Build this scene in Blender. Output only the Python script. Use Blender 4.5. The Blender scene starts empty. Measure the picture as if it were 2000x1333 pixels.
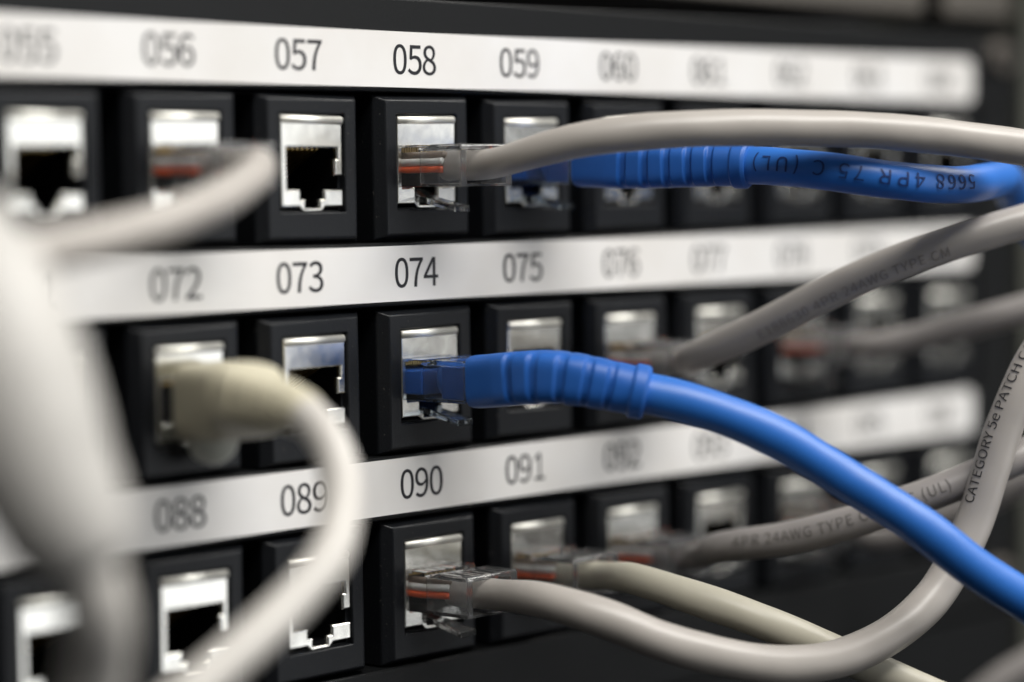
import bpy, bmesh, math, random
from mathutils import Vector, Matrix, noise as mnoise

# ------------------------------------------------------------------ camera, light, exposure
scene = bpy.context.scene
COL = scene.collection
MM = 0.001

cam_data = bpy.data.cameras.new('camera')
cam = bpy.data.objects.new('camera', cam_data)
COL.objects.link(cam)
CAM_POS = Vector((-290.112, -291.575, -20.530)) * MM
RIGHT = Vector((0.6818514, -0.7313668, -0.0134638)); DOWN = Vector((-0.0531486, -0.0311762, -0.9980998)); FWD = Vector((0.7295573, 0.6812714, -0.0601287))
m = Matrix.Identity(4)
for i in range(3):
    m[i][0] = RIGHT[i]; m[i][1] = -DOWN[i]; m[i][2] = -FWD[i]; m[i][3] = CAM_POS[i]
cam.matrix_world = m
cam_data.sensor_fit = 'HORIZONTAL'; cam_data.sensor_width = 36.0; cam_data.lens = 90.0
cam_data.clip_start = 0.01; cam_data.clip_end = 50.0
cam_data.dof.use_dof = True
cam_data.dof.focus_distance = 0.4065
cam_data.dof.aperture_fstop = 4.7
cam_data.dof.aperture_blades = 0
scene.camera = cam

world = bpy.data.worlds.new('World'); scene.world = world; world.use_nodes = True
wn = world.node_tree.nodes; wl = world.node_tree.links
for n in list(wn): wn.remove(n)
w_out = wn.new('ShaderNodeOutputWorld'); w_bg = wn.new('ShaderNodeBackground')
w_tc = wn.new('ShaderNodeTexCoord'); 
w_ramp = wn.new('ShaderNodeValToRGB'); w_map = wn.new('ShaderNodeMapRange')
w_dot = wn.new('ShaderNodeVectorMath'); w_dot.operation = 'DOT_PRODUCT'; w_dot.inputs[1].default_value = (0.20, -0.20, 0.96)
wl.new(w_tc.outputs['Generated'], w_dot.inputs[0])
wl.new(w_dot.outputs['Value'], w_map.inputs['Value'])
w_map.inputs['From Min'].default_value = -1; w_map.inputs['From Max'].default_value = 1
wl.new(w_map.outputs[0], w_ramp.inputs[0])
w_ramp.color_ramp.elements[0].color = (0.035, 0.035, 0.037, 1)          # floor of the room
w_ramp.color_ramp.elements[1].color = (0.62, 0.62, 0.60, 1)           # pale ceiling
e = w_ramp.color_ramp.elements.new(0.5); e.color = (0.125, 0.125, 0.127, 1)
wl.new(w_ramp.outputs[0], w_bg.inputs['Color'])
w_bg.inputs['Strength'].default_value = 0.32
wl.new(w_bg.outputs[0], w_out.inputs['Surface'])

def area(name, loc, target, sx, sy, power, color):
    d = bpy.data.lights.new(name, 'AREA'); d.shape = 'RECTANGLE'; d.size = sx; d.size_y = sy
    d.energy = power; d.color = color
    o = bpy.data.objects.new(name, d); COL.objects.link(o); o.location = loc
    o.rotation_euler = (Vector(target) - Vector(loc)).to_track_quat('-Z', 'Y').to_euler()
    return o
area('ceiling_lamp', (0.00, -0.62, 0.86), (0.00, 0, -0.04), 1.0, 0.35, 16.2, (1.0, 0.975, 0.93))
area('ceiling_lamp', (0.95, -0.50, 1.05), (0.12, -0.05, -0.03), 1.1, 0.35, 12.0, (1.0, 0.975, 0.93))
area('aisle_bounce_fill', (0.92, -1.80, 0.20), (0.03, 0, -0.05), 1.36, 1.8, 12.0, (0.97, 0.985, 1.0))  # added soft fill standing in for the bright aisle mirrored in the shields

scene.view_settings.view_transform = 'Standard'
try: scene.view_settings.look = 'None'
except Exception: pass
scene.view_settings.exposure = 0.0; scene.view_settings.gamma = 1.0
scene.view_settings.use_curve_mapping = False
scene.render.engine = 'CYCLES'
scene.cycles.use_denoising = True
scene.cycles.max_bounces = 14; scene.cycles.transmission_bounces = 10; scene.cycles.transparent_max_bounces = 12
scene.cycles.sample_clamp_indirect = 6.0

# ------------------------------------------------------------------ materials
def mat(name, color, rough=0.5, metal=0.0, spec=0.5, trans=0.0, ior=1.5, bump=0.0, bscale=400, mottle=0.0, mscale=120, rvar=0.0,
        coat=0.0, tint=None):
    M = bpy.data.materials.new(name); M.use_nodes = True
    nt = M.node_tree; b = nt.nodes['Principled BSDF']; L = nt.links
    b.inputs['Base Color'].default_value = (*color, 1)
    b.inputs['Roughness'].default_value = rough; b.inputs['Metallic'].default_value = metal
    b.inputs['Specular IOR Level'].default_value = spec
    b.inputs['Transmission Weight'].default_value = trans; b.inputs['IOR'].default_value = ior
    b.inputs['Coat Weight'].default_value = coat; b.inputs['Coat Roughness'].default_value = 0.15
    tc = nt.nodes.new('ShaderNodeNewGeometry')
    if mottle:
        n = nt.nodes.new('ShaderNodeTexNoise'); n.inputs['Scale'].default_value = mscale; n.inputs['Detail'].default_value = 5
        r = nt.nodes.new('ShaderNodeValToRGB')
        c2 = tint or tuple(c * (1 - mottle) for c in color)
        r.color_ramp.elements[0].position = 0.35; r.color_ramp.elements[1].position = 0.65
        r.color_ramp.elements[0].color = (*c2, 1); r.color_ramp.elements[1].color = (*color, 1)
        L.new(tc.outputs['Position'], n.inputs['Vector']); L.new(n.outputs['Fac'], r.inputs[0]); L.new(r.outputs[0], b.inputs['Base Color'])
    if rvar:
        n = nt.nodes.new('ShaderNodeTexNoise'); n.inputs['Scale'].default_value = mscale * 2.3; n.inputs['Detail'].default_value = 6
        mr = nt.nodes.new('ShaderNodeMapRange'); mr.inputs['To Min'].default_value = rough - rvar; mr.inputs['To Max'].default_value = rough + rvar
        L.new(tc.outputs['Position'], n.inputs['Vector']); L.new(n.outputs['Fac'], mr.inputs['Value']); L.new(mr.outputs[0], b.inputs['Roughness'])
    if bump:
        n = nt.nodes.new('ShaderNodeTexNoise'); n.inputs['Scale'].default_value = bscale; n.inputs['Detail'].default_value = 3
        bp = nt.nodes.new('ShaderNodeBump'); bp.inputs['Strength'].default_value = bump; bp.inputs['Distance'].default_value = 0.0004
        L.new(tc.outputs['Position'], n.inputs['Vector']); L.new(n.outputs['Fac'], bp.inputs['Height']); L.new(bp.outputs[0], b.inputs['Normal'])
    return M

M_BLACK = mat('black_plastic', (0.0085, 0.0095, 0.0115), 0.36, spec=0.23, bump=0.12, bscale=2600, rvar=0.09, mscale=140)
def add_dust(M, amount, scale):
    nt = M.node_tree; L = nt.links; b = nt.nodes['Principled BSDF']; g = nt.nodes.new('ShaderNodeNewGeometry')
    n = nt.nodes.new('ShaderNodeTexNoise'); n.inputs['Scale'].default_value = scale; n.inputs['Detail'].default_value = 2
    r = nt.nodes.new('ShaderNodeMapRange'); r.inputs['From Min'].default_value = 0.70; r.inputs['From Max'].default_value = 0.78
    r.inputs['To Max'].default_value = amount
    mx = nt.nodes.new('ShaderNodeMix'); mx.data_type = 'RGBA'
    mx.inputs[6].default_value = b.inputs['Base Color'].default_value; mx.inputs[7].default_value = (0.20, 0.19, 0.17, 1)
    L.new(g.outputs['Position'], n.inputs['Vector']); L.new(n.outputs['Fac'], r.inputs['Value']); L.new(r.outputs[0], mx.inputs[0]); L.new(mx.outputs[2], b.inputs['Base Color'])
add_dust(M_BLACK, 0.35, 1900)
M_PLATE = mat('black_painted_steel', (0.0075, 0.008, 0.0085), 0.40, spec=0.20, bump=0.12, bscale=2200, rvar=0.06, mscale=90)
M_VOID = mat('socket_black', (0.004, 0.004, 0.005), 0.6, spec=0.2)
M_METAL = mat('nickel_shield', (0.82, 0.81, 0.76), 0.21, metal=1.0, bump=0.42, bscale=75, rvar=0.08, mscale=260)
M_RIM = mat('highlit_nickel_edge', (0.88, 0.87, 0.81), 0.50, metal=1.0)  # paler than the shield: part of the fold's highlight is put into the colour
M_GOLD = mat('gold_contact', (0.75, 0.52, 0.20), 0.3, metal=1.0)
M_PAPER = mat('label_paper', (0.80, 0.79, 0.78), 0.42, spec=0.4, mottle=0.085, mscale=42, bump=0.09, bscale=60, tint=(0.735, 0.715, 0.69))
M_INK = mat('label_ink', (0.018, 0.018, 0.022), 0.5, spec=0.3)
M_PRINT = mat('cable_print', (0.03, 0.03, 0.035), 0.5, spec=0.3)
M_PRINT_FAINT = mat('faint_cable_print', (0.15, 0.14, 0.13), 0.5, spec=0.3)
M_PRINT_WORN = mat('worn_cable_print', (0.27, 0.25, 0.235), 0.5, spec=0.3)
M_PRINT_BLUE = mat('blue_cable_print', (0.012, 0.035, 0.14), 0.5, spec=0.3)
M_CLEAR = mat('clear_polycarbonate', (0.93, 0.94, 0.95), 0.03, trans=0.96, ior=1.50, bump=0.10, bscale=500)
M_CLEAR_BLUE = mat('clear_blue_polycarbonate', (0.82, 0.91, 1.0), 0.03, trans=0.97, ior=1.50, bump=0.08, bscale=500)
M_GREY = mat('grey_pvc', (0.43, 0.40, 0.37), 0.36, spec=0.5, mottle=0.10, mscale=55, bump=0.10, bscale=260, rvar=0.06)
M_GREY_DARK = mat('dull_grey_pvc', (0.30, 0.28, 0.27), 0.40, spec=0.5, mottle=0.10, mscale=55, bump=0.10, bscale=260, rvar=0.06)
M_BEIGE = mat('beige_pvc', (0.56, 0.53, 0.43), 0.40, spec=0.5, mottle=0.10, mscale=55, bump=0.10, bscale=260, rvar=0.06)
M_SLEEVE = mat('pale_sleeve', (0.50, 0.485, 0.46), 0.45, spec=0.4, mottle=0.18, mscale=40, bump=0.2, bscale=120)
M_WHITE = mat('pale_grey_pvc', (0.58, 0.555, 0.52), 0.38, spec=0.5, mottle=0.08, mscale=55, bump=0.10, bscale=260, rvar=0.06)
M_BLUE = mat('blue_pvc', (0.024, 0.155, 0.56), 0.40, spec=0.5, mottle=0.10, mscale=60, bump=0.10, bscale=220, rvar=0.06)
M_BOOT_BLUE = mat('blue_rubber', (0.018, 0.118, 0.46), 0.46, spec=0.35, mottle=0.12, mscale=90, bump=0.12, bscale=300, rvar=0.06)
M_BOOT_BEIGE = mat('beige_rubber', (0.57, 0.53, 0.40), 0.42, spec=0.45, mottle=0.10, mscale=90, bump=0.12, bscale=300)
M_TAB = mat('beige_latch_guard', (0.55, 0.56, 0.50), 0.35, spec=0.5)
M_ORANGE = mat('orange_wire', (0.75, 0.10, 0.02), 0.4)
M_WWHITE = mat('white_wire', (0.75, 0.74, 0.72), 0.4)
M_WBLUE = mat('blue_wire', (0.05, 0.12, 0.42), 0.4)
M_WBROWN = mat('brown_wire', (0.24, 0.18, 0.14), 0.4)
M_RAIL = mat('grey_green_steel', (0.075, 0.077, 0.062), 0.45, spec=0.5, mottle=0.25, mscale=30, rvar=0.08)
M_DEVICE = mat('brown_grey_steel', (0.095, 0.085, 0.073), 0.5, spec=0.5, mottle=0.3, mscale=22, rvar=0.08)
M_STEEL = mat('zinc_screw', (0.40, 0.36, 0.32), 0.35, metal=1.0)

# ------------------------------------------------------------------ helpers (millimetres in, metres out)
def link_mesh(name, bm, material, parent=None, smooth=False, loc=None):
    bmesh.ops.recalc_face_normals(bm, faces=bm.faces[:])
    me = bpy.data.meshes.new(name); bm.to_mesh(me); bm.free()
    mats = material if isinstance(material, (list, tuple)) else [material]
    for k in mats: me.materials.append(k)
    if smooth:
        for p in me.polygons: p.use_smooth = True
    o = bpy.data.objects.new(name, me); COL.objects.link(o)
    if loc is not None: o.location = loc
    if parent: o.parent = parent
    return o

def empty(name, loc_mm, parent=None):
    o = bpy.data.objects.new(name, None); COL.objects.link(o); o.location = Vector(loc_mm) * MM
    o.empty_display_size = 0.005
    if parent: o.parent = parent
    return o

def tag(o, label=None, cat=None, group=None, kind=None):
    if label: o['label'] = label
    if cat: o['category'] = cat
    if group: o['group'] = group
    if kind: o['kind'] = kind
    return o

def box(bm, x0, x1, y0, y1, z0, z1, bev=0.0, seg=2, mi=0):
    vs = [bm.verts.new(Vector((x, y, z)) * MM) for x in (x0, x1) for y in (y0, y1) for z in (z0, z1)]
    fs = [(0, 1, 3, 2), (4, 6, 7, 5), (0, 4, 5, 1), (2, 3, 7, 6), (0, 2, 6, 4), (1, 5, 7, 3)]
    faces = [bm.faces.new([vs[i] for i in f]) for f in fs]
    for f in faces: f.material_index = mi
    if bev:
        ed = list({e for f in faces for e in f.edges})
        r = bmesh.ops.bevel(bm, geom=ed, offset=bev * MM, segments=seg, profile=0.5, affect='EDGES')
        for f in r['faces']: f.material_index = mi
    return faces

def evaluated(o):
    dg = bpy.context.evaluated_depsgraph_get()
    return bpy.data.meshes.new_from_object(o.evaluated_get(dg))

def catmull(pts, n=14):
    P = [Vector(p) for p in pts]
    P = [P[0] * 2 - P[1]] + P + [P[-1] * 2 - P[-2]]
    out = []
    for i in range(1, len(P) - 2):
        p0, p1, p2, p3 = P[i - 1], P[i], P[i + 1], P[i + 2]
        d1 = max((p1 - p0).length, 1e-6) ** .5; d2 = max((p2 - p1).length, 1e-6) ** .5; d3 = max((p3 - p2).length, 1e-6) ** .5
        t0 = 0; t1 = d1; t2 = t1 + d2; t3 = t2 + d3
        for k in range(n):
            t = t1 + (t2 - t1) * k / n
            A1 = p0 * ((t1 - t) / (t1 - t0)) + p1 * ((t - t0) / (t1 - t0))
            A2 = p1 * ((t2 - t) / (t2 - t1)) + p2 * ((t - t1) / (t2 - t1))
            A3 = p2 * ((t3 - t) / (t3 - t2)) + p3 * ((t - t2) / (t3 - t2))
            B1 = A1 * ((t2 - t) / (t2 - t0)) + A2 * ((t - t0) / (t2 - t0))
            B2 = A2 * ((t3 - t) / (t3 - t1)) + A3 * ((t - t1) / (t3 - t1))
            out.append(B1 * ((t2 - t) / (t2 - t1)) + B2 * ((t - t1) / (t2 - t1)))
    out.append(P[-2])
    return out

class Path:
    """evenly sampled smooth curve (mm) with frames carried along it"""
    def __init__(self, pts, step=0.8, smooth=6):
        raw = catmull(pts, 30)
        acc = [0.0]
        for a, b in zip(raw, raw[1:]): acc.append(acc[-1] + (b - a).length)
        n = max(8, int(acc[-1] / step)); self.L = acc[-1]
        P = []; j = 0
        for k in range(n + 1):
            s = self.L * k / n
            while j < len(acc) - 2 and acc[j + 1] < s: j += 1
            f = (s - acc[j]) / max(acc[j + 1] - acc[j], 1e-9)
            P.append(raw[j].lerp(raw[j + 1], min(max(f, 0), 1)))
        for _ in range(smooth * 3):
            P = [P[0]] + [(P[i - 1] + P[i] * 2 + P[i + 1]) / 4 for i in range(1, n)] + [P[n]]
        self.P = P; self.n = n; self.step = self.L / n
        self.T = []
        for i in range(n + 1):
            self.T.append((P[min(i + 1, n)] - P[max(i - 1, 0)]).normalized())
        u = Vector((0, 0, 1)); u = (u - self.T[0] * u.dot(self.T[0])).normalized()
        self.U = [u]
        for i in range(1, n + 1):
            u = self.U[-1]; t = self.T[i]; u = (u - t * u.dot(t)).normalized(); self.U.append(u)
        self.V = [t.cross(u) for t, u in zip(self.T, self.U)]
    def at(self, s):
        f = min(max(s / self.step, 0), self.n - 1e-6); i = int(f); k = f - i
        L = lambda A: A[i].lerp(A[i + 1], k)
        return L(self.P), L(self.T).normalized(), L(self.U).normalized(), L(self.V).normalized()

def loft(bm, path, s0, s1, section, ds, seg, cap=True, origin=Vector()):
    """section(s, angle) -> (u, v) offsets in mm"""
    n = max(2, int(math.ceil((s1 - s0) / ds))); rings = []
    for k in range(n + 1):
        s = s0 + (s1 - s0) * k / n
        P, T, U, V = path.at(s); ring = []
        for j in range(seg):
            a, b = section(s, 2 * math.pi * j / seg)
            ring.append(bm.verts.new((P + U * a + V * b - origin) * MM))
        rings.append(ring)
    for r0, r1 in zip(rings, rings[1:]):
        for j in range(seg):
            bm.faces.new((r0[j], r0[(j + 1) % seg], r1[(j + 1) % seg], r1[j]))
    if cap:
        bm.faces.new(rings[0]); bm.faces.new(rings[-1])

def round_section(r, seed):
    def f(s, a):
        q = mnoise.noise(Vector((s * 0.09, seed * 7.3, 0))) * 0.018 + mnoise.noise(Vector((s * 0.30, math.cos(a) * 0.6 + seed, math.sin(a) * 0.6))) * 0.014
        rr = r * (1 + q)
        rr *= 1 + 0.011 * math.cos(2 * a - s * 0.42 + seed)          # twisted pairs telegraph through the jacket
        return rr * math.cos(a), rr * math.sin(a)
    return f

def box_to_round(w0, h0, r1, s0, s1, square_until, ribs=None, flange=None):
    """rounded rectangle that tapers into a round neck; u is up, v is sideways"""
    def f(s, a):
        t = min(max((s - s0) / (s1 - s0), 0), 1)
        k = min(max((s - square_until) / max(s1 - square_until, 1e-6), 0), 1)
        e = 5.5 * (1 - k) ** 1.2 + 2.0 * (1 - (1 - k) ** 1.2)
        hu = h0 / 2 * (1 - k) + r1 * k; hv = w0 / 2 * (1 - k) + r1 * k
        ca, sa = math.cos(a), math.sin(a)
        q = (abs(ca) ** e + abs(sa) ** e) ** (-1 / e)
        d = 0.0
        if ribs:
            r0_, r1_, pitch, depth = ribs
            if r0_ < s < r1_:
                ph = ((s - r0_) % pitch) / pitch
                if ph < 0.42:                                  # groove, broken at top and bottom like a moulded strain relief
                    edge = min(ph, 0.42 - ph) / 0.09
                    d -= depth * min(1.0, edge) * (0.04 + 0.96 * min(1.0, abs(sa) * 1.25) ** 2)
        if flange:
            g0, up = flange
            if s > g0:
                d += up * min(1.0, (s - g0) / 0.35)
            if s > s1 - 0.5: d -= (s - (s1 - 0.5)) * 0.8
        if s < s0 + 0.5: d -= (s0 + 0.5 - s) * 0.9
        return (hu + d) * q * ca, (hv + d) * q * sa
    return f

# ---- lettering
try:
    FONT = bpy.data.fonts.load(bpy.utils.system_resource('DATAFILES') + '/fonts/Noto Sans CJK Regular.woff2')
except Exception:
    FONT = None
CAP = {}
def text_bm(s, cap, spacing=1.0, align='CENTER'):
    """flat lettering whose capitals are cap mm tall"""
    if s != 'H' and 'h' not in CAP:
        b = text_bm('H', 1.0); z = [v.co.y for v in b.verts]; CAP['h'] = max(z) - min(z); CAP['m'] = (max(z) + min(z)) / 2; b.free()
    c = bpy.data.curves.new('lettering', 'FONT')
    if FONT: c.font = FONT
    c.body = s; c.size = 1.0; c.align_x = align; c.align_y = 'TOP_BASELINE'; c.space_character = spacing; c.resolution_u = 6; c.offset = 0.002 if s.isdigit() else 0.0
    o = bpy.data.objects.new('lettering', c); COL.objects.link(o)
    bpy.context.view_layer.update()
    me = evaluated(o); bm = bmesh.new(); bm.from_mesh(me)
    bpy.data.objects.remove(o); bpy.data.curves.remove(c); bpy.data.meshes.remove(me)
    if s != 'H':
        for v in bm.verts: v.co = Vector((v.co.x, v.co.y - CAP['m'], 0)) * (cap / CAP['h'])
    return bm
def add_bm(dst, src, fn):
    mp = {}
    for v in src.verts: mp[v] = dst.verts.new(fn(v.co))
    for f in src.faces:
        try: dst.faces.new([mp[v] for v in f.verts])
        except ValueError: pass
    src.free()

# ------------------------------------------------------------------ the patch panel
PX, PZ = 25.1, 34.1            # port pitch across and down
JX, JZ = 2.9, -16.3            # centre of the first jack face (under number 058)
COLS = range(-5, 7)            # numbers 053..064 in the top row
def jack_x(c): return JX + PX * c
def jack_z(r): return JZ - PZ * r

panel = empty('patch_bay', (0, 0, 0))
tag(panel, 'black rack patch panel with three rows of numbered network ports and white label strips', 'patch panel')
bm = bmesh.new()
XL, XR = -236.0, 179.6
box(bm, XL, XR, 12.0, 13.6, -110.5, 9.7, 0.0)
bands = [(-5.3, 9.7)] + [(-39.3 - PZ * k + 0.0, -29.1 - PZ * k) for k in range(2)] + [(-110.5, -97.3)]
for z0, z1 in bands: box(bm, XL, XR, 0.35, 12.0, z0, z1, 0.45, 3)
box(bm, jack_x(6) + 11.6, XR, 0.42, 11.98, -97.2, -5.4, 0.3, 2)       # the blank ear beside the last column
box(bm, XL, jack_x(-9) - 11.6, 0.42, 11.98, -97.2, -5.4, 0.3, 2)
link_mesh('faceplate', bm, M_PLATE, panel)

for z in (5.0, -104.0):
    bm = bmesh.new()
    bmesh.ops.create_cone(bm, cap_ends=True, segments=28, radius1=3.6 * MM, radius2=3.0 * MM, depth=2.0 * MM,
                          matrix=Matrix.Translation(Vector((172.8, -0.64, z)) * MM) @ Matrix.Rotation(math.radians(90), 4, 'X'))
    box(bm, 170.6, 175.0, -1.75, -1.5, z - 0.5, z + 0.5, mi=1); box(bm, 172.3, 173.3, -1.76, -1.49, z - 2.2, z + 2.2, mi=1)
    link_mesh('screw', bm, [M_STEEL, M_VOID], panel)

# label strips with their printed numbers
def rounded_strip(bm, x0, x1, z0, z1, y0, y1, r):
    pts = []
    for cx, cz, a0 in ((x1 - r, z1 - r, 0), (x0 + r, z1 - r, 90), (x0 + r, z0 + r, 180), (x1 - r, z0 + r, 270)):
        for k in range(7):
            a = math.radians(a0 + 15 * k); pts.append((cx + r * math.cos(a), cz + r * math.sin(a)))
    f = [bm.verts.new(Vector((x, y0, z)) * MM) for x, z in pts]; b = [bm.verts.new(Vector((x, y1, z)) * MM) for x, z in pts]
    bm.faces.new(f); bm.faces.new(b)
    for i in range(len(pts)):
        j = (i + 1) % len(pts); bm.faces.new((f[i], f[j], b[j], b[i]))
random.seed(4)
try:
    FONT_ONE = bpy.data.fonts.load(bpy.utils.system_resource('DATAFILES') + '/fonts/Inter.woff2')
except Exception:
    FONT_ONE = None
def digit_bm(ch):
    global FONT
    if ch != '1' or FONT_ONE is None: return text_bm(ch, 4.6)
    keep, FONT = FONT, FONT_ONE                      # a plain 1 without a foot
    t = text_bm('1', 4.6); FONT = keep
    zs = [v.co.y for v in t.verts]; k = 4.55 / (max(zs) - min(zs)); m_ = (max(zs) + min(zs)) / 2
    for v in t.verts: v.co = Vector((v.co.x * k * 0.85, (v.co.y - m_) * k, 0))
    return t
for r, first in enumerate((58, 74, 90)):
    zc = -34.0 * r - 0.10
    bm = bmesh.new(); rounded_strip(bm, -232.0, 162.0, zc - 4.42, zc + 4.42, 0.0, 0.36, 1.6)
    strip = link_mesh('label_strip', bm, M_PAPER, panel)
    bm = bmesh.new()
    for c in range(-9, 7):
        ox = 25.0 * c + random.uniform(-.35, .35); oz = -34.0 * r + random.uniform(-.12, .12)
        for k, ch in enumerate('%03d' % (first + c)):
            t = digit_bm(ch); xs = [v.co.x for v in t.verts]; mid = (max(xs) + min(xs)) / 2
            if ch == '1': mid -= 0.25
            add_bm(bm, t, lambda v: Vector((ox + (k - 1) * 3.30 + (v.x - mid) * 1.03, -0.03, oz + v.y)) * MM)
    link_mesh('lettering', bm, M_INK, strip)

# ports: black bezel with socket, plated shield, contact springs
def port_bm():
    bm = bmesh.new()
    def ring(x0, x1, z0, z1, y): return [bm.verts.new(Vector((x, y, z)) * MM) for x, z in ((x0, z0), (x1, z0), (x1, z1), (x0, z1))]
    def bridge(a, b, mi=0):
        for i in range(4):
            f = bm.faces.new((a[i], a[(i + 1) % 4], b[(i + 1) % 4], b[i])); f.material_index = mi
    R = [ring(-10.6, 10.6, -12.45, 10.55, 11.9), ring(-10.6, 10.6, -12.45, 10.55, 1.7), ring(-9.1, 9.1, -11.65, 9.75, 0.02),
         ring(-6.75, 6.75, -7.65, 7.45, 0.02), ring(-6.75, 6.75, -7.65, 7.45, 1.2)]
    for a, b in zip(R, R[1:]): bridge(a, b)
    cav = [ring(-6.2, 6.2, -7.4, 2.6, 1.2), ring(-6.0, 6.0, -7.2, 2.4, 11.6)]
    bridge(R[-1], cav[0]); bridge(cav[0], cav[1], 1)
    f = bm.faces.new(cav[1]); f.material_index = 1
    f = bm.faces.new(R[0])
    sel = [e for e in bm.edges if all(abs(v.co.y - 0.02 * MM) < 1e-6 for v in e.verts) or
           (all(abs(v.co.y - 1.7 * MM) < 1e-6 for v in e.verts)) or
           (len({round(v.co.y * 1e6) for v in e.verts}) == 2 and all(v.co.y < 1.8 * MM and abs(v.co.x) > 8 * MM for v in e.verts))]
    bmesh.ops.bevel(bm, geom=sel, offset=0.28 * MM, segments=3, profile=0.5, affect='EDGES')
    return bm
def shield_bm():
    C = [(0, 0), (13, 0), (13, 9.2), (11.3, 9.2), (11.3, 6.6), (11.9, 6.6), (11.9, 4.9), (1.3, 4.9), (1.3, 11.3), (4.0, 11.3), (4.0, 12.8),
         (5.0, 12.8), (5.0, 14.2), (8.0, 14.2), (8.0, 12.8), (9.0, 12.8), (9.0, 11.3), (13, 11.3), (13, 14.0), (9.2, 14.0), (8.6, 14.6), (4.4, 14.6), (3.8, 14.0), (0, 14.0)]
    bm = bmesh.new()
    vs = [bm.verts.new(Vector((x - 6.5, 0.25, 7.15 - t)) * MM) for x, t in C]
    f = bm.faces.new(vs)
    ext = bmesh.ops.extrude_face_region(bm, geom=[f])
    for v in ext['geom']:
        if isinstance(v, bmesh.types.BMVert): v.co.y += 0.9 * MM
    bm.normal_update()
    front = [e for e in bm.edges if all(abs(v.co.y - 0.25 * MM) < 1e-7 for v in e.verts)]
    bmesh.ops.bevel(bm, geom=front, offset=0.30 * MM, segments=3, profile=0.5, affect='EDGES')
    # dish the wide upper plate and pull its top rim forward, as pressed sheet
    tri = [f for f in bm.faces if len(f.verts) > 4]
    bmesh.ops.triangulate(bm, faces=tri)
    return bm
def folded_rim_bm():
    """the rounded top fold of the shield"""
    bm = bmesh.new(); seg = 10
    rows = []
    for x in (-6.3, 6.3):
        rows.append([bm.verts.new(Vector((x, 0.55 - 0.62 * math.sin(math.pi * k / seg), 6.55 + 0.70 * math.cos(math.pi * k / seg))) * MM) for k in range(seg + 1)])
    for k in range(seg): bm.faces.new((rows[0][k], rows[1][k], rows[1][k + 1], rows[0][k + 1]))
    bm.faces.new(rows[0]); bm.faces.new(rows[1])
    return bm
def pins_bm():
    bm = bmesh.new()
    for k in range(8):
        x = (k - 3.5) * 1.02
        a = [Vector((x + dx, y, z + dz)) * MM for y, z in ((3.0, 2.2), (10.8, -2.2)) for dx, dz in ((-.18, -.18), (.18, -.18), (.18, .18), (-.18, .18))]
        v = [bm.verts.new(p) for p in a]
        for i in range(4): bm.faces.new((v[i], v[(i + 1) % 4], v[4 + (i + 1) % 4], v[4 + i]))
        bm.faces.new(v[:4]); bm.faces.new(v[4:])
    return bm
port0 = link_mesh('network_port', port_bm(), [M_BLACK, M_VOID], panel)
sh0 = link_mesh('metal_shield', shield_bm(), M_METAL, port0)
rim0 = link_mesh('folded_rim', folded_rim_bm(), M_RIM, port0, smooth=True)
pin0 = link_mesh('contact_springs', pins_bm(), M_GOLD, port0)
PLUGGED = {(0, -2), (0, 0), (0, 1), (1, -2), (1, 0), (1, 2), (1, 4), (2, 0), (2, 1), (2, 2), (2, 4)}
random.seed(11)
first = True
for r in range(3):
    for c in COLS:
        kids = [sh0, rim0] + ([] if (r, c) in PLUGGED else [pin0])
        if first:
            p = port0; first = False
        else:
            p = port0.copy(); COL.objects.link(p); p.parent = panel
            for k in kids:
                q = k.copy(); COL.objects.link(q); q.parent = p
                q.rotation_euler = (random.uniform(-.012, .012), random.uniform(-.004, .004), random.uniform(-.02, .02)) if k is not pin0 else (0, 0, 0)
        p.location = Vector((jack_x(c) + random.uniform(-.14, .14), random.uniform(-.10, .10), jack_z(r) + random.uniform(-.08, .08))) * MM
        p.rotation_euler = (random.uniform(-.008, .008), random.uniform(-.010, .010), random.uniform(-.010, .010))

# ------------------------------------------------------------------ plugs
PLUG_Z = -0.75                 # plug axis against the centre of the jack face
REAR = -13.0
def plug_mesh():
    prof = [(8.0, 3.0), (-0.6, 3.0), (-0.6, 3.35), (-3.6, 3.35), (-3.6, 2.75), (-4.4, 2.55), (-6.4, 3.35), (-12.6, 3.35), (-13.0, 3.1),
            (-13.0, -3.3), (-7.0, -3.3), (8.0, -3.3)]
    bm = bmesh.new()
    L = [bm.verts.new(Vector((-5.84, y, z)) * MM) for y, z in prof]; Rr = [bm.verts.new(Vector((5.84, y, z)) * MM) for y, z in prof]
    bm.faces.new(L); bm.faces.new(Rr)
    for i in range(len(prof)):
        j = (i + 1) % len(prof); bm.faces.new((L[i], L[j], Rr[j], Rr[i]))
    bmesh.ops.recalc_face_normals(bm, faces=bm.faces[:])
    a = link_mesh('plug', bm, M_CLEAR)
    bm = bmesh.new(); box(bm, -4.5, 4.5, -14.0, -3.2, -2.95, 2.5); box(bm, -4.3, 4.3, -3.3, 6.0, -1.3, 1.5)
    cut = link_mesh('cut', bm, M_CLEAR)
    bm = bmesh.new()
    for x in (-3.6, -1.2, 1.2, 3.6): box(bm, x - 0.75, x + 0.75, -12.0, -7.2, 3.05, 4.0)
    cut2 = link_mesh('cut', bm, M_CLEAR)
    for k in (cut, cut2):
        md = a.modifiers.new('b', 'BOOLEAN'); md.object = k; md.operation = 'DIFFERENCE'; md.solver = 'EXACT'
    md = a.modifiers.new('v', 'BEVEL'); md.width = 0.30 * MM; md.segments = 2; md.limit_method = 'ANGLE'; md.angle_limit = math.radians(30)
    bpy.context.view_layer.update()
    me = evaluated(a); me.name = 'plug'
    for k in (a, cut, cut2): bpy.data.objects.remove(k)
    if not me.materials: me.materials.append(M_CLEAR)
    return me
PLUG = plug_mesh()
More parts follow.
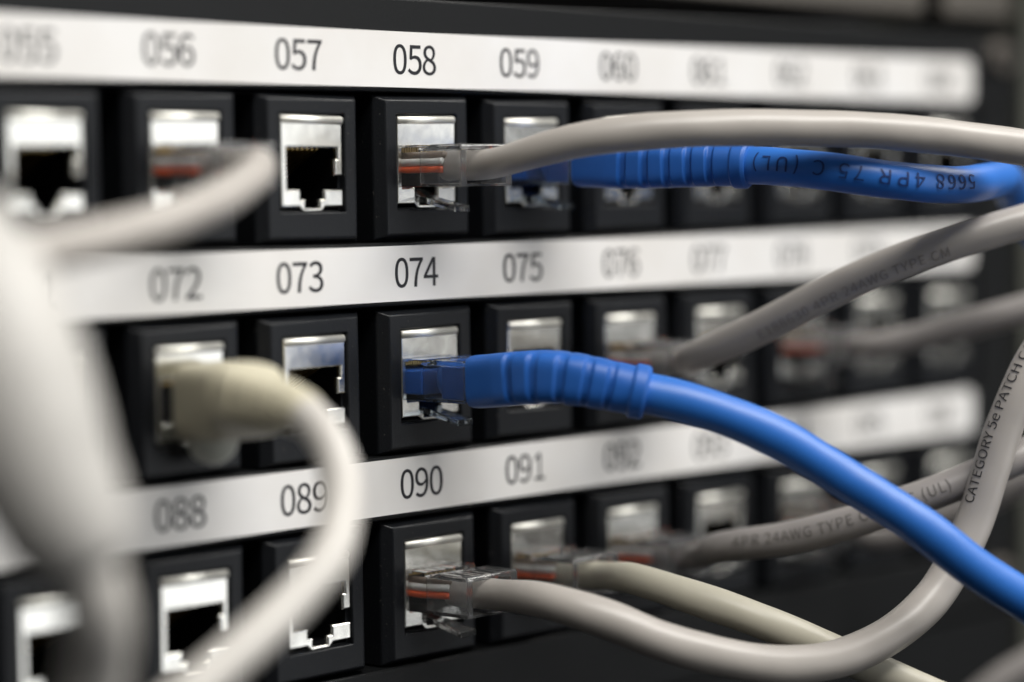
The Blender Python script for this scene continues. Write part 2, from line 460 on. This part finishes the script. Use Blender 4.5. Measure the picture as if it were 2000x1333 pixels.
PLUG_BLUE = PLUG.copy(); PLUG_BLUE.materials.clear(); PLUG_BLUE.materials.append(M_CLEAR_BLUE)

def strip_along(bm, prof, x0s, th):
    """bar of given half widths that follows (y, z) points"""
    top = []; bot = []
    for (y, z), w in zip(prof, x0s):
        top.append([bm.verts.new(Vector((sx * w, y, z)) * MM) for sx in (-1, 1)])
        bot.append([bm.verts.new(Vector((sx * w, y, z - th)) * MM) for sx in (-1, 1)])
    for i in range(len(prof) - 1):
        bm.faces.new((top[i][0], top[i][1], top[i + 1][1], top[i + 1][0])); bm.faces.new((bot[i][0], bot[i + 1][0], bot[i + 1][1], bot[i][1]))
        bm.faces.new((top[i][0], top[i + 1][0], bot[i + 1][0], bot[i][0])); bm.faces.new((top[i][1], bot[i][1], bot[i + 1][1], top[i + 1][1]))
    bm.faces.new((top[0][0], bot[0][0], bot[0][1], top[0][1])); bm.faces.new((top[-1][0], top[-1][1], bot[-1][1], bot[-1][0]))
def latch_bm():
    bm = bmesh.new()
    strip_along(bm, [(7.0, -3.42), (4.5, -3.5), (0.6, -4.6), (-1.0, -5.0), (-1.2, -5.05), (-7.6, -6.4)], [2.9, 2.9, 2.9, 1.5, 1.5, 1.7], 1.0)
    bmesh.ops.recalc_face_normals(bm, faces=bm.faces[:])
    bmesh.ops.bevel(bm, geom=bm.edges[:], offset=0.12 * MM, segments=2, profile=0.5, affect='EDGES')
    return bm
def wires_bm():
    bm = bmesh.new(); order = [1, 0, 1, 3, 1, 3, 1, 0]
    for k in range(8):
        x = (k - 3.5) * 1.02
        pth = Path([(x * 0.62, -6.2, [0.9, -0.7][k % 2]), (x * 0.95, -3.4, [0.6, -0.5][k % 2]), (x, 0.5, [0.35, -0.3][k % 2]), (x, 5.6, 0.1)], 0.5, 1)
        n0 = len(bm.faces)
        loft(bm, pth, 0, pth.L, lambda s, a: (0.47 * math.cos(a), 0.47 * math.sin(a)), 0.5, 8)
        bm.faces.ensure_lookup_table()
        for f in bm.faces[n0:]: f.material_index = order[k]
    # the lowest pair runs along the near side of the plug
    for dz, mi, dx in ((-0.55, 0, -3.6), (0.65, 1, -3.5), (1.7, 3, -2.6)):
        pth = Path([(dx * 0.7, -6.4, dz), (dx, -3.0, dz), (dx - 0.2, 1.5, dz * 0.9), (dx, 5.0, 0.2)], 0.5, 1); n0 = len(bm.faces)
        loft(bm, pth, 0, pth.L, lambda s, a: (0.55 * math.cos(a), 0.55 * math.sin(a)), 0.5, 8)
        bm.faces.ensure_lookup_table()
        for f in bm.faces[n0:]: f.material_index = mi
    return bm
_l = link_mesh('latch', latch_bm(), M_CLEAR); LATCH = _l.data; bpy.data.objects.remove(_l)
LATCH_BLUE = LATCH.copy(); LATCH_BLUE.materials.clear(); LATCH_BLUE.materials.append(M_CLEAR_BLUE)
_l = link_mesh('wires', wires_bm(), [M_ORANGE, M_WWHITE, M_WBLUE, M_WBROWN], smooth=True); WIRES = _l.data; bpy.data.objects.remove(_l)
bm = bmesh.new()
for k in range(8): box(bm, (k - 3.5) * 1.02 - .2, (k - 3.5) * 1.02 + .2, 1.5, 7.6, 2.2, 3.02)
_l = link_mesh('contacts', bm, M_GOLD); CONTACTS = _l.data; bpy.data.objects.remove(_l)

def child(name, me, parent):
    o = bpy.data.objects.new(name, me); COL.objects.link(o); o.parent = parent
    return o

# ------------------------------------------------------------------ patch cables
def patch_cable(label, port, pts, radius, jacket_mat, seed, boot=None, texts=(), plug='clear', print_mat=None, guard=False, sleeve=None):
    """port = (row, column) or None for a cable that only passes by; pts in mm"""
    if port:
        r, c = port; org = Vector((jack_x(c), 0, jack_z(r) + PLUG_Z))
        start = [org + Vector((0, -1.5 if guard else -5.0, 0)), org + Vector((0, -9.5, 0)), org + Vector((0, -13.5, 0.0))]
        pts = start + [Vector(p) for p in pts]
    else:
        org = Vector(pts[0])
    root = empty('patch_cable', org)
    tag(root, label, 'network cable', 'patch cables at the panel')
    path = Path(pts)
    bm = bmesh.new()
    sec = round_section(radius, seed)
    def tapered(s, a):
        k = min(max((s - 9.0) / 26.0, 0), 1); k = 0.84 + 0.16 * k * k * (3 - 2 * k) if (port and not boot) else 1.0
        u, v = sec(s, a); return u * k, v * k
    loft(bm, path, 0.0, path.L, tapered, 1.0, 28, origin=org)
    jk = link_mesh('jacket', bm, jacket_mat, root, smooth=True)
    if port:
        pl = child('plug', PLUG_BLUE if plug == 'blue' else PLUG, root)
        child('latch', LATCH_BLUE if plug == 'blue' else LATCH, pl)
        if plug == 'clear' and not boot: child('wires', WIRES, pl)
        elif plug == 'blue':
            bm = bmesh.new(); box(bm, -4.75, 4.75, -3.1, 4.6, -2.35, 1.55, 0.3); box(bm, -4.45, 4.45, -13.3, -7.2, -2.85, 2.4, 0.3); link_mesh('wire_carrier', bm, M_BOOT_BLUE, pl)
        child('contacts', CONTACTS, pl)
    if boot:
        bm = bmesh.new(); loft(bm, path, boot['s0'], boot['s1'], box_to_round(boot['w'], boot['h'], boot['r'], boot['s0'], boot['s1'], boot['sq'], boot['ribs'], boot['flange']),
                               0.12, 48, origin=org)
        bt = link_mesh('boot', bm, boot['mat'], root, smooth=True)
        if guard:                                           # rounded latch guard hanging from the boot
            bm = bmesh.new(); bmesh.ops.create_uvsphere(bm, u_segments=24, v_segments=14, radius=1.0)
            for v in bm.verts:
                v.co = Vector((v.co.x * 3.9, v.co.y * 3.8 - 4.6, (v.co.z * 3.9) - 5.6)) * MM
            link_mesh('latch_guard', bm, M_TAB, bt, smooth=True)
    if sleeve:                                              # fat sleeve that ends in a rounded shoulder
        a0, a1, R1 = sleeve; rs = round_section(R1, seed + 50)
        def fs(s, a):
            u, v = rs(s, a); k = 1.0
            if s > a1 - 34.0: q = (s - a1 + 34.0) / 34.0; k = 0.47 + 0.53 * math.sqrt(max(0.0, 1 - q * q))
            return u * k, v * k
        bm = bmesh.new(); loft(bm, path, a0, a1, fs, 0.7, 36, origin=org)
        link_mesh('sleeve', bm, M_SLEEVE, root, smooth=True)
    for t in texts:
        tb = text_bm(t['s'], t['size'], t.get('sp', 1.05), 'LEFT')
        bmesh.ops.triangulate(tb, faces=tb.faces[:])
        for _ in range(3):                                  # fine enough to wrap round the jacket
            lng = [e for e in tb.edges if e.calc_length() > 0.35]
            if lng: bmesh.ops.subdivide_edges(tb, edges=lng, cuts=1)
        bmesh.ops.triangulate(tb, faces=tb.faces[:])
        d = t.get('dir', 1); face = Vector(t['face']).normalized()
        bm = bmesh.new()
        def fn(v):
            s = t['at'] + d * v.x
            P, T, U, V = path.at(s)
            f = face - T * face.dot(T); f.normalize()
            side = T.cross(f) * (-1 if d > 0 else 1)       # up direction of the letters
            side = side * t.get('flip', 1)
            ang = v.y / radius
            N = f * math.cos(ang) + side * math.sin(ang)
            return (P + N * (radius * 1.022 + 0.06) - org) * MM
        add_bm(bm, tb, fn)
        link_mesh('lettering', bm, print_mat or M_PRINT, jk)
    return root

BOOT_BLUE = dict(mat=M_BOOT_BLUE, s0=7.6, s1=36.4, w=11.2, h=8.4, r=3.75, sq=14.0, ribs=(16.0, 33.2, 3.45, 0.55), flange=(33.8, 0.5))
BOOT_BEIGE = dict(mat=M_BOOT_BEIGE, s0=1.2, s1=37.0, w=12.4, h=11.2, r=3.1, sq=7.0, ribs=(17.0, 35.0, 2.6, 0.75), flange=None)

CABLES = {
    'a': [(-49.1, -18.0, -16.6), (-55.5, -24.5, -18.4), (-66.8, -30.2, -21.6), (-79.3, -34.7, -24.2), (-92.7, -38.1, -26.2), (-104.1, -40.8, -27.4), (-114.3, -41.7, -28.6), (-125.6, -42.9, -30.0)],
    'd': [(2.9, -22.9, -15.2), (7.1, -30.8, -13.2), (17.9, -42.3, -12.0), (31.1, -52.0, -12.0), (44.4, -61.9, -12.8), (62.2, -73.9, -15.4), (76.5, -82.1, -18.1)],
    'e': [(29.1, -22.5, -17.5), (34.9, -39.0, -17.5), (39.1, -51.0, -18.6), (46.5, -60.4, -20.4), (59.0, -63.7, -21.2), (73.3, -61.3, -20.5), (90.1, -52.9, -20.2), (106.4, -44.0, -21.7), (117.9, -39.0, -25.5), (125.7, -39.1, -31.8), (133.9, -42.9, -40.6)],
    'f': [(3.2, -26.3, -49.9), (9.8, -35.7, -51.9), (16.0, -43.3, -54.3), (24.2, -51.8, -58.9), (31.9, -60.7, -66.1), (38.8, -70.2, -73.7), (43.8, -76.1, -79.9), (49.8, -81.5, -85.2), (61.7, -90.7, -95.3)],
    'g': [(44.4, -19.8, -49.9), (44.6, -25.7, -47.8), (47.1, -32.4, -44.6), (51.1, -42.1, -39.2), (58.3, -52.3, -33.7), (67.0, -61.3, -29.7), (74.6, -66.3, -27.3), (90.5, -74.1, -23.1)],
    'h': [(100.1, -17.8, -50.9), (102.8, -25.0, -49.4), (107.2, -35.3, -46.5), (111.1, -43.7, -44.0), (120.1, -57.3, -39.4)],
    'i': [(45.2, -24.9, -81.5), (48.5, -38.4, -79.0), (51.9, -46.3, -76.5), (58.5, -55.9, -72.3), (63.5, -61.0, -69.8), (68.8, -66.4, -66.7), (76.1, -71.1, -63.2), (86.8, -76.3, -58.7)],
    'n': [(100.6, -17.2, -87.4), (103.9, -26.3, -84.2), (107.2, -35.3, -80.0), (110.3, -44.1, -75.0), (118.6, -58.1, -66.5)],
    'j': [(23.6, -24.0, -84.0), (24.4, -30.8, -85.2), (30.8, -44.0, -89.6), (39.2, -51.8, -94.7), (47.4, -58.2, -99.6), (55.1, -63.9, -104.1), (65.0, -72.1, -110.0)],
    'k': [(-0.1, -26.5, -84.4), (4.0, -35.5, -86.8), (10.2, -42.5, -90.7), (19.1, -49.4, -93.9), (27.2, -53.7, -95.4), (36.2, -57.5, -94.9), (44.9, -60.7, -92.0), (53.0, -63.0, -86.9), (57.5, -64.4, -81.1), (60.8, -65.9, -74.7), (62.5, -67.2, -68.1), (64.2, -68.4, -61.6), (66.5, -70.3, -54.3), (70.3, -72.2, -47.7), (77.9, -73.9, -40.5)],
    'c': [(-54.9, -17.6, -48.8), (-54.1, -25.8, -49.9), (-54.5, -32.9, -51.2), (-55.3, -38.1, -54.2), (-56.5, -41.7, -58.7), (-60.1, -45.5, -63.3), (-65.4, -49.0, -67.9), (-72.8, -50.4, -72.5), (-81.1, -50.6, -77.1), (-88.7, -50.3, -81.3), (-96.9, -49.2, -85.8)],
    'b1': [(-121.2, -27.3, -15.5), (-119.1, -33.0, -21.6), (-117.4, -38.2, -27.1), (-115.8, -43.4, -33.0), (-115.2, -47.5, -38.9), (-115.2, -51.0, -45.2), (-114.7, -53.6, -51.3), (-113.7, -56.6, -57.3), (-112.2, -58.7, -63.1), (-110.2, -58.4, -68.7), (-108.2, -55.2, -74.4), (-107.5, -52.2, -81.8), (-106.7, -47.8, -89.9)],
    'l': [(127.8, -14.8, -128.9), (131.6, -18.3, -123.0), (136.6, -23.2, -117.6), (143.7, -30.3, -112.3), (152.2, -38.9, -106.4)],
}

CAMV = (-0.74, -0.67, 0.0)
patch_cable('grey cable in port 056 bending back to the left above the number 072', (0, -2), CABLES['a'], 2.7, M_GREY, 1)
patch_cable('grey cable in port 058 arching right over the blue one, long highlight on top', (0, 0), CABLES['d'], 2.85, M_GREY, 2)
patch_cable('blue cable in port 059, dark upside-down print, looping back at the right edge', (0, 1), CABLES['e'], 3.0, M_BLUE, 3, boot=dict(BOOT_BLUE, h=7.3, w=10.6, r=3.4, flange=(33.8, 0.4)), plug='blue',
            print_mat=M_PRINT_BLUE, texts=[dict(s='5668 4PR 75 C (UL) C', size=2.3, at=73.9, dir=-1, face=(-0.70, -0.68, 0.12), sp=1.12)])
patch_cable('pale cable with a fat beige boot in port 072, sweeping down past the number 089', (1, -2), CABLES['c'], 2.8, M_WHITE, 4, boot=BOOT_BEIGE, guard=True)
patch_cable('bright blue cable with ribbed boot in port 074, running down to the lower right corner', (1, 0), CABLES['f'], 3.2, M_BLUE, 5, boot=BOOT_BLUE, plug='blue')
patch_cable('grey cable in port 076 rising to the right across the middle label strip', (1, 2), CABLES['g'], 2.85, M_GREY, 6,
            texts=[dict(s='E188630 4PR 24AWG TYPE CM', size=1.6, at=34, face=(-0.74, -0.55, -0.35))], print_mat=M_PRINT_WORN)
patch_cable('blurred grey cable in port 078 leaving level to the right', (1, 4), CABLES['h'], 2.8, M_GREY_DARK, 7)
patch_cable('grey cable in port 090 dipping into a U, printed CATEGORY 5e PATCH where it rises', (2, 0), CABLES['k'], 3.05, M_GREY, 8,
            texts=[dict(s='CATEGORY 5e PATCH CABLE', size=1.75, at=109.4, face=(-0.975, 0.14, 0.03), sp=1.0)])
patch_cable('cream cable in port 091 sloping straight down to the right behind the grey U', (2, 1), CABLES['j'], 2.8, M_BEIGE, 9)
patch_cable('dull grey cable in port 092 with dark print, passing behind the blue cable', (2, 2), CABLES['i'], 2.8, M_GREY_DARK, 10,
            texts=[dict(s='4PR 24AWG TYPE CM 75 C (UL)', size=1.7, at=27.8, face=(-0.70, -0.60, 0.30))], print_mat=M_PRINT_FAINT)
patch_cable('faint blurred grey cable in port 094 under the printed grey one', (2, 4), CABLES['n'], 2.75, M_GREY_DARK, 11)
patch_cable('thick blurred pale cable hanging in front of the left end of the label strips', None, CABLES['b1'], 4.0, M_WHITE, 12, sleeve=(0.0, 58.6, 9.7))
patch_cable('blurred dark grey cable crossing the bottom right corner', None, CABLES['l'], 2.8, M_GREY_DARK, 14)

# ------------------------------------------------------------------ around the panel
bm = bmesh.new()
box(bm, 180.6, 214.0, -1.2, 0.8, -330, 190, 0.4); box(bm, 180.6, 182.6, 0.8, 40, -330, 190, 0.0)
link = link_mesh('rack_post', bm, M_RAIL); tag(link, 'grey-green steel rack post along the right end of the patch panel', 'rack post')
dev = empty('equipment_panel', (0, 0, 13.2))
tag(dev, 'brown-grey equipment front just above the patch panel, badly out of focus', 'equipment')
bm = bmesh.new(); box(bm, -236, 149.0, 3.0, 60.0, 0.0, 43.0, 0.6); link_mesh('front_cover', bm, M_DEVICE, dev)
bm = bmesh.new(); box(bm, 154.0, 179.4, 1.2, 4.0, 0.0, 43.0, 0.5); link_mesh('mounting_ear', bm, M_DEVICE, dev)
bm = bmesh.new(); box(bm, 149.0, 154.0, 5.0, 8.0, 0.0, 43.0); link_mesh('side_gap', bm, M_VOID, dev)
bm = bmesh.new(); box(bm, -236, 179.5, 0.6, 3.0, -160.0, -111.4, 0.5)
bl = link_mesh('blank_panel', bm, M_PLATE); tag(bl, 'plain black blank panel in the rack below the patch panel', 'blank panel')
bm = bmesh.new(); box(bm, -420, 420, 140, 143, -600, 600)
rb = link_mesh('rack_back', bm, M_VOID); tag(rb, kind='structure')
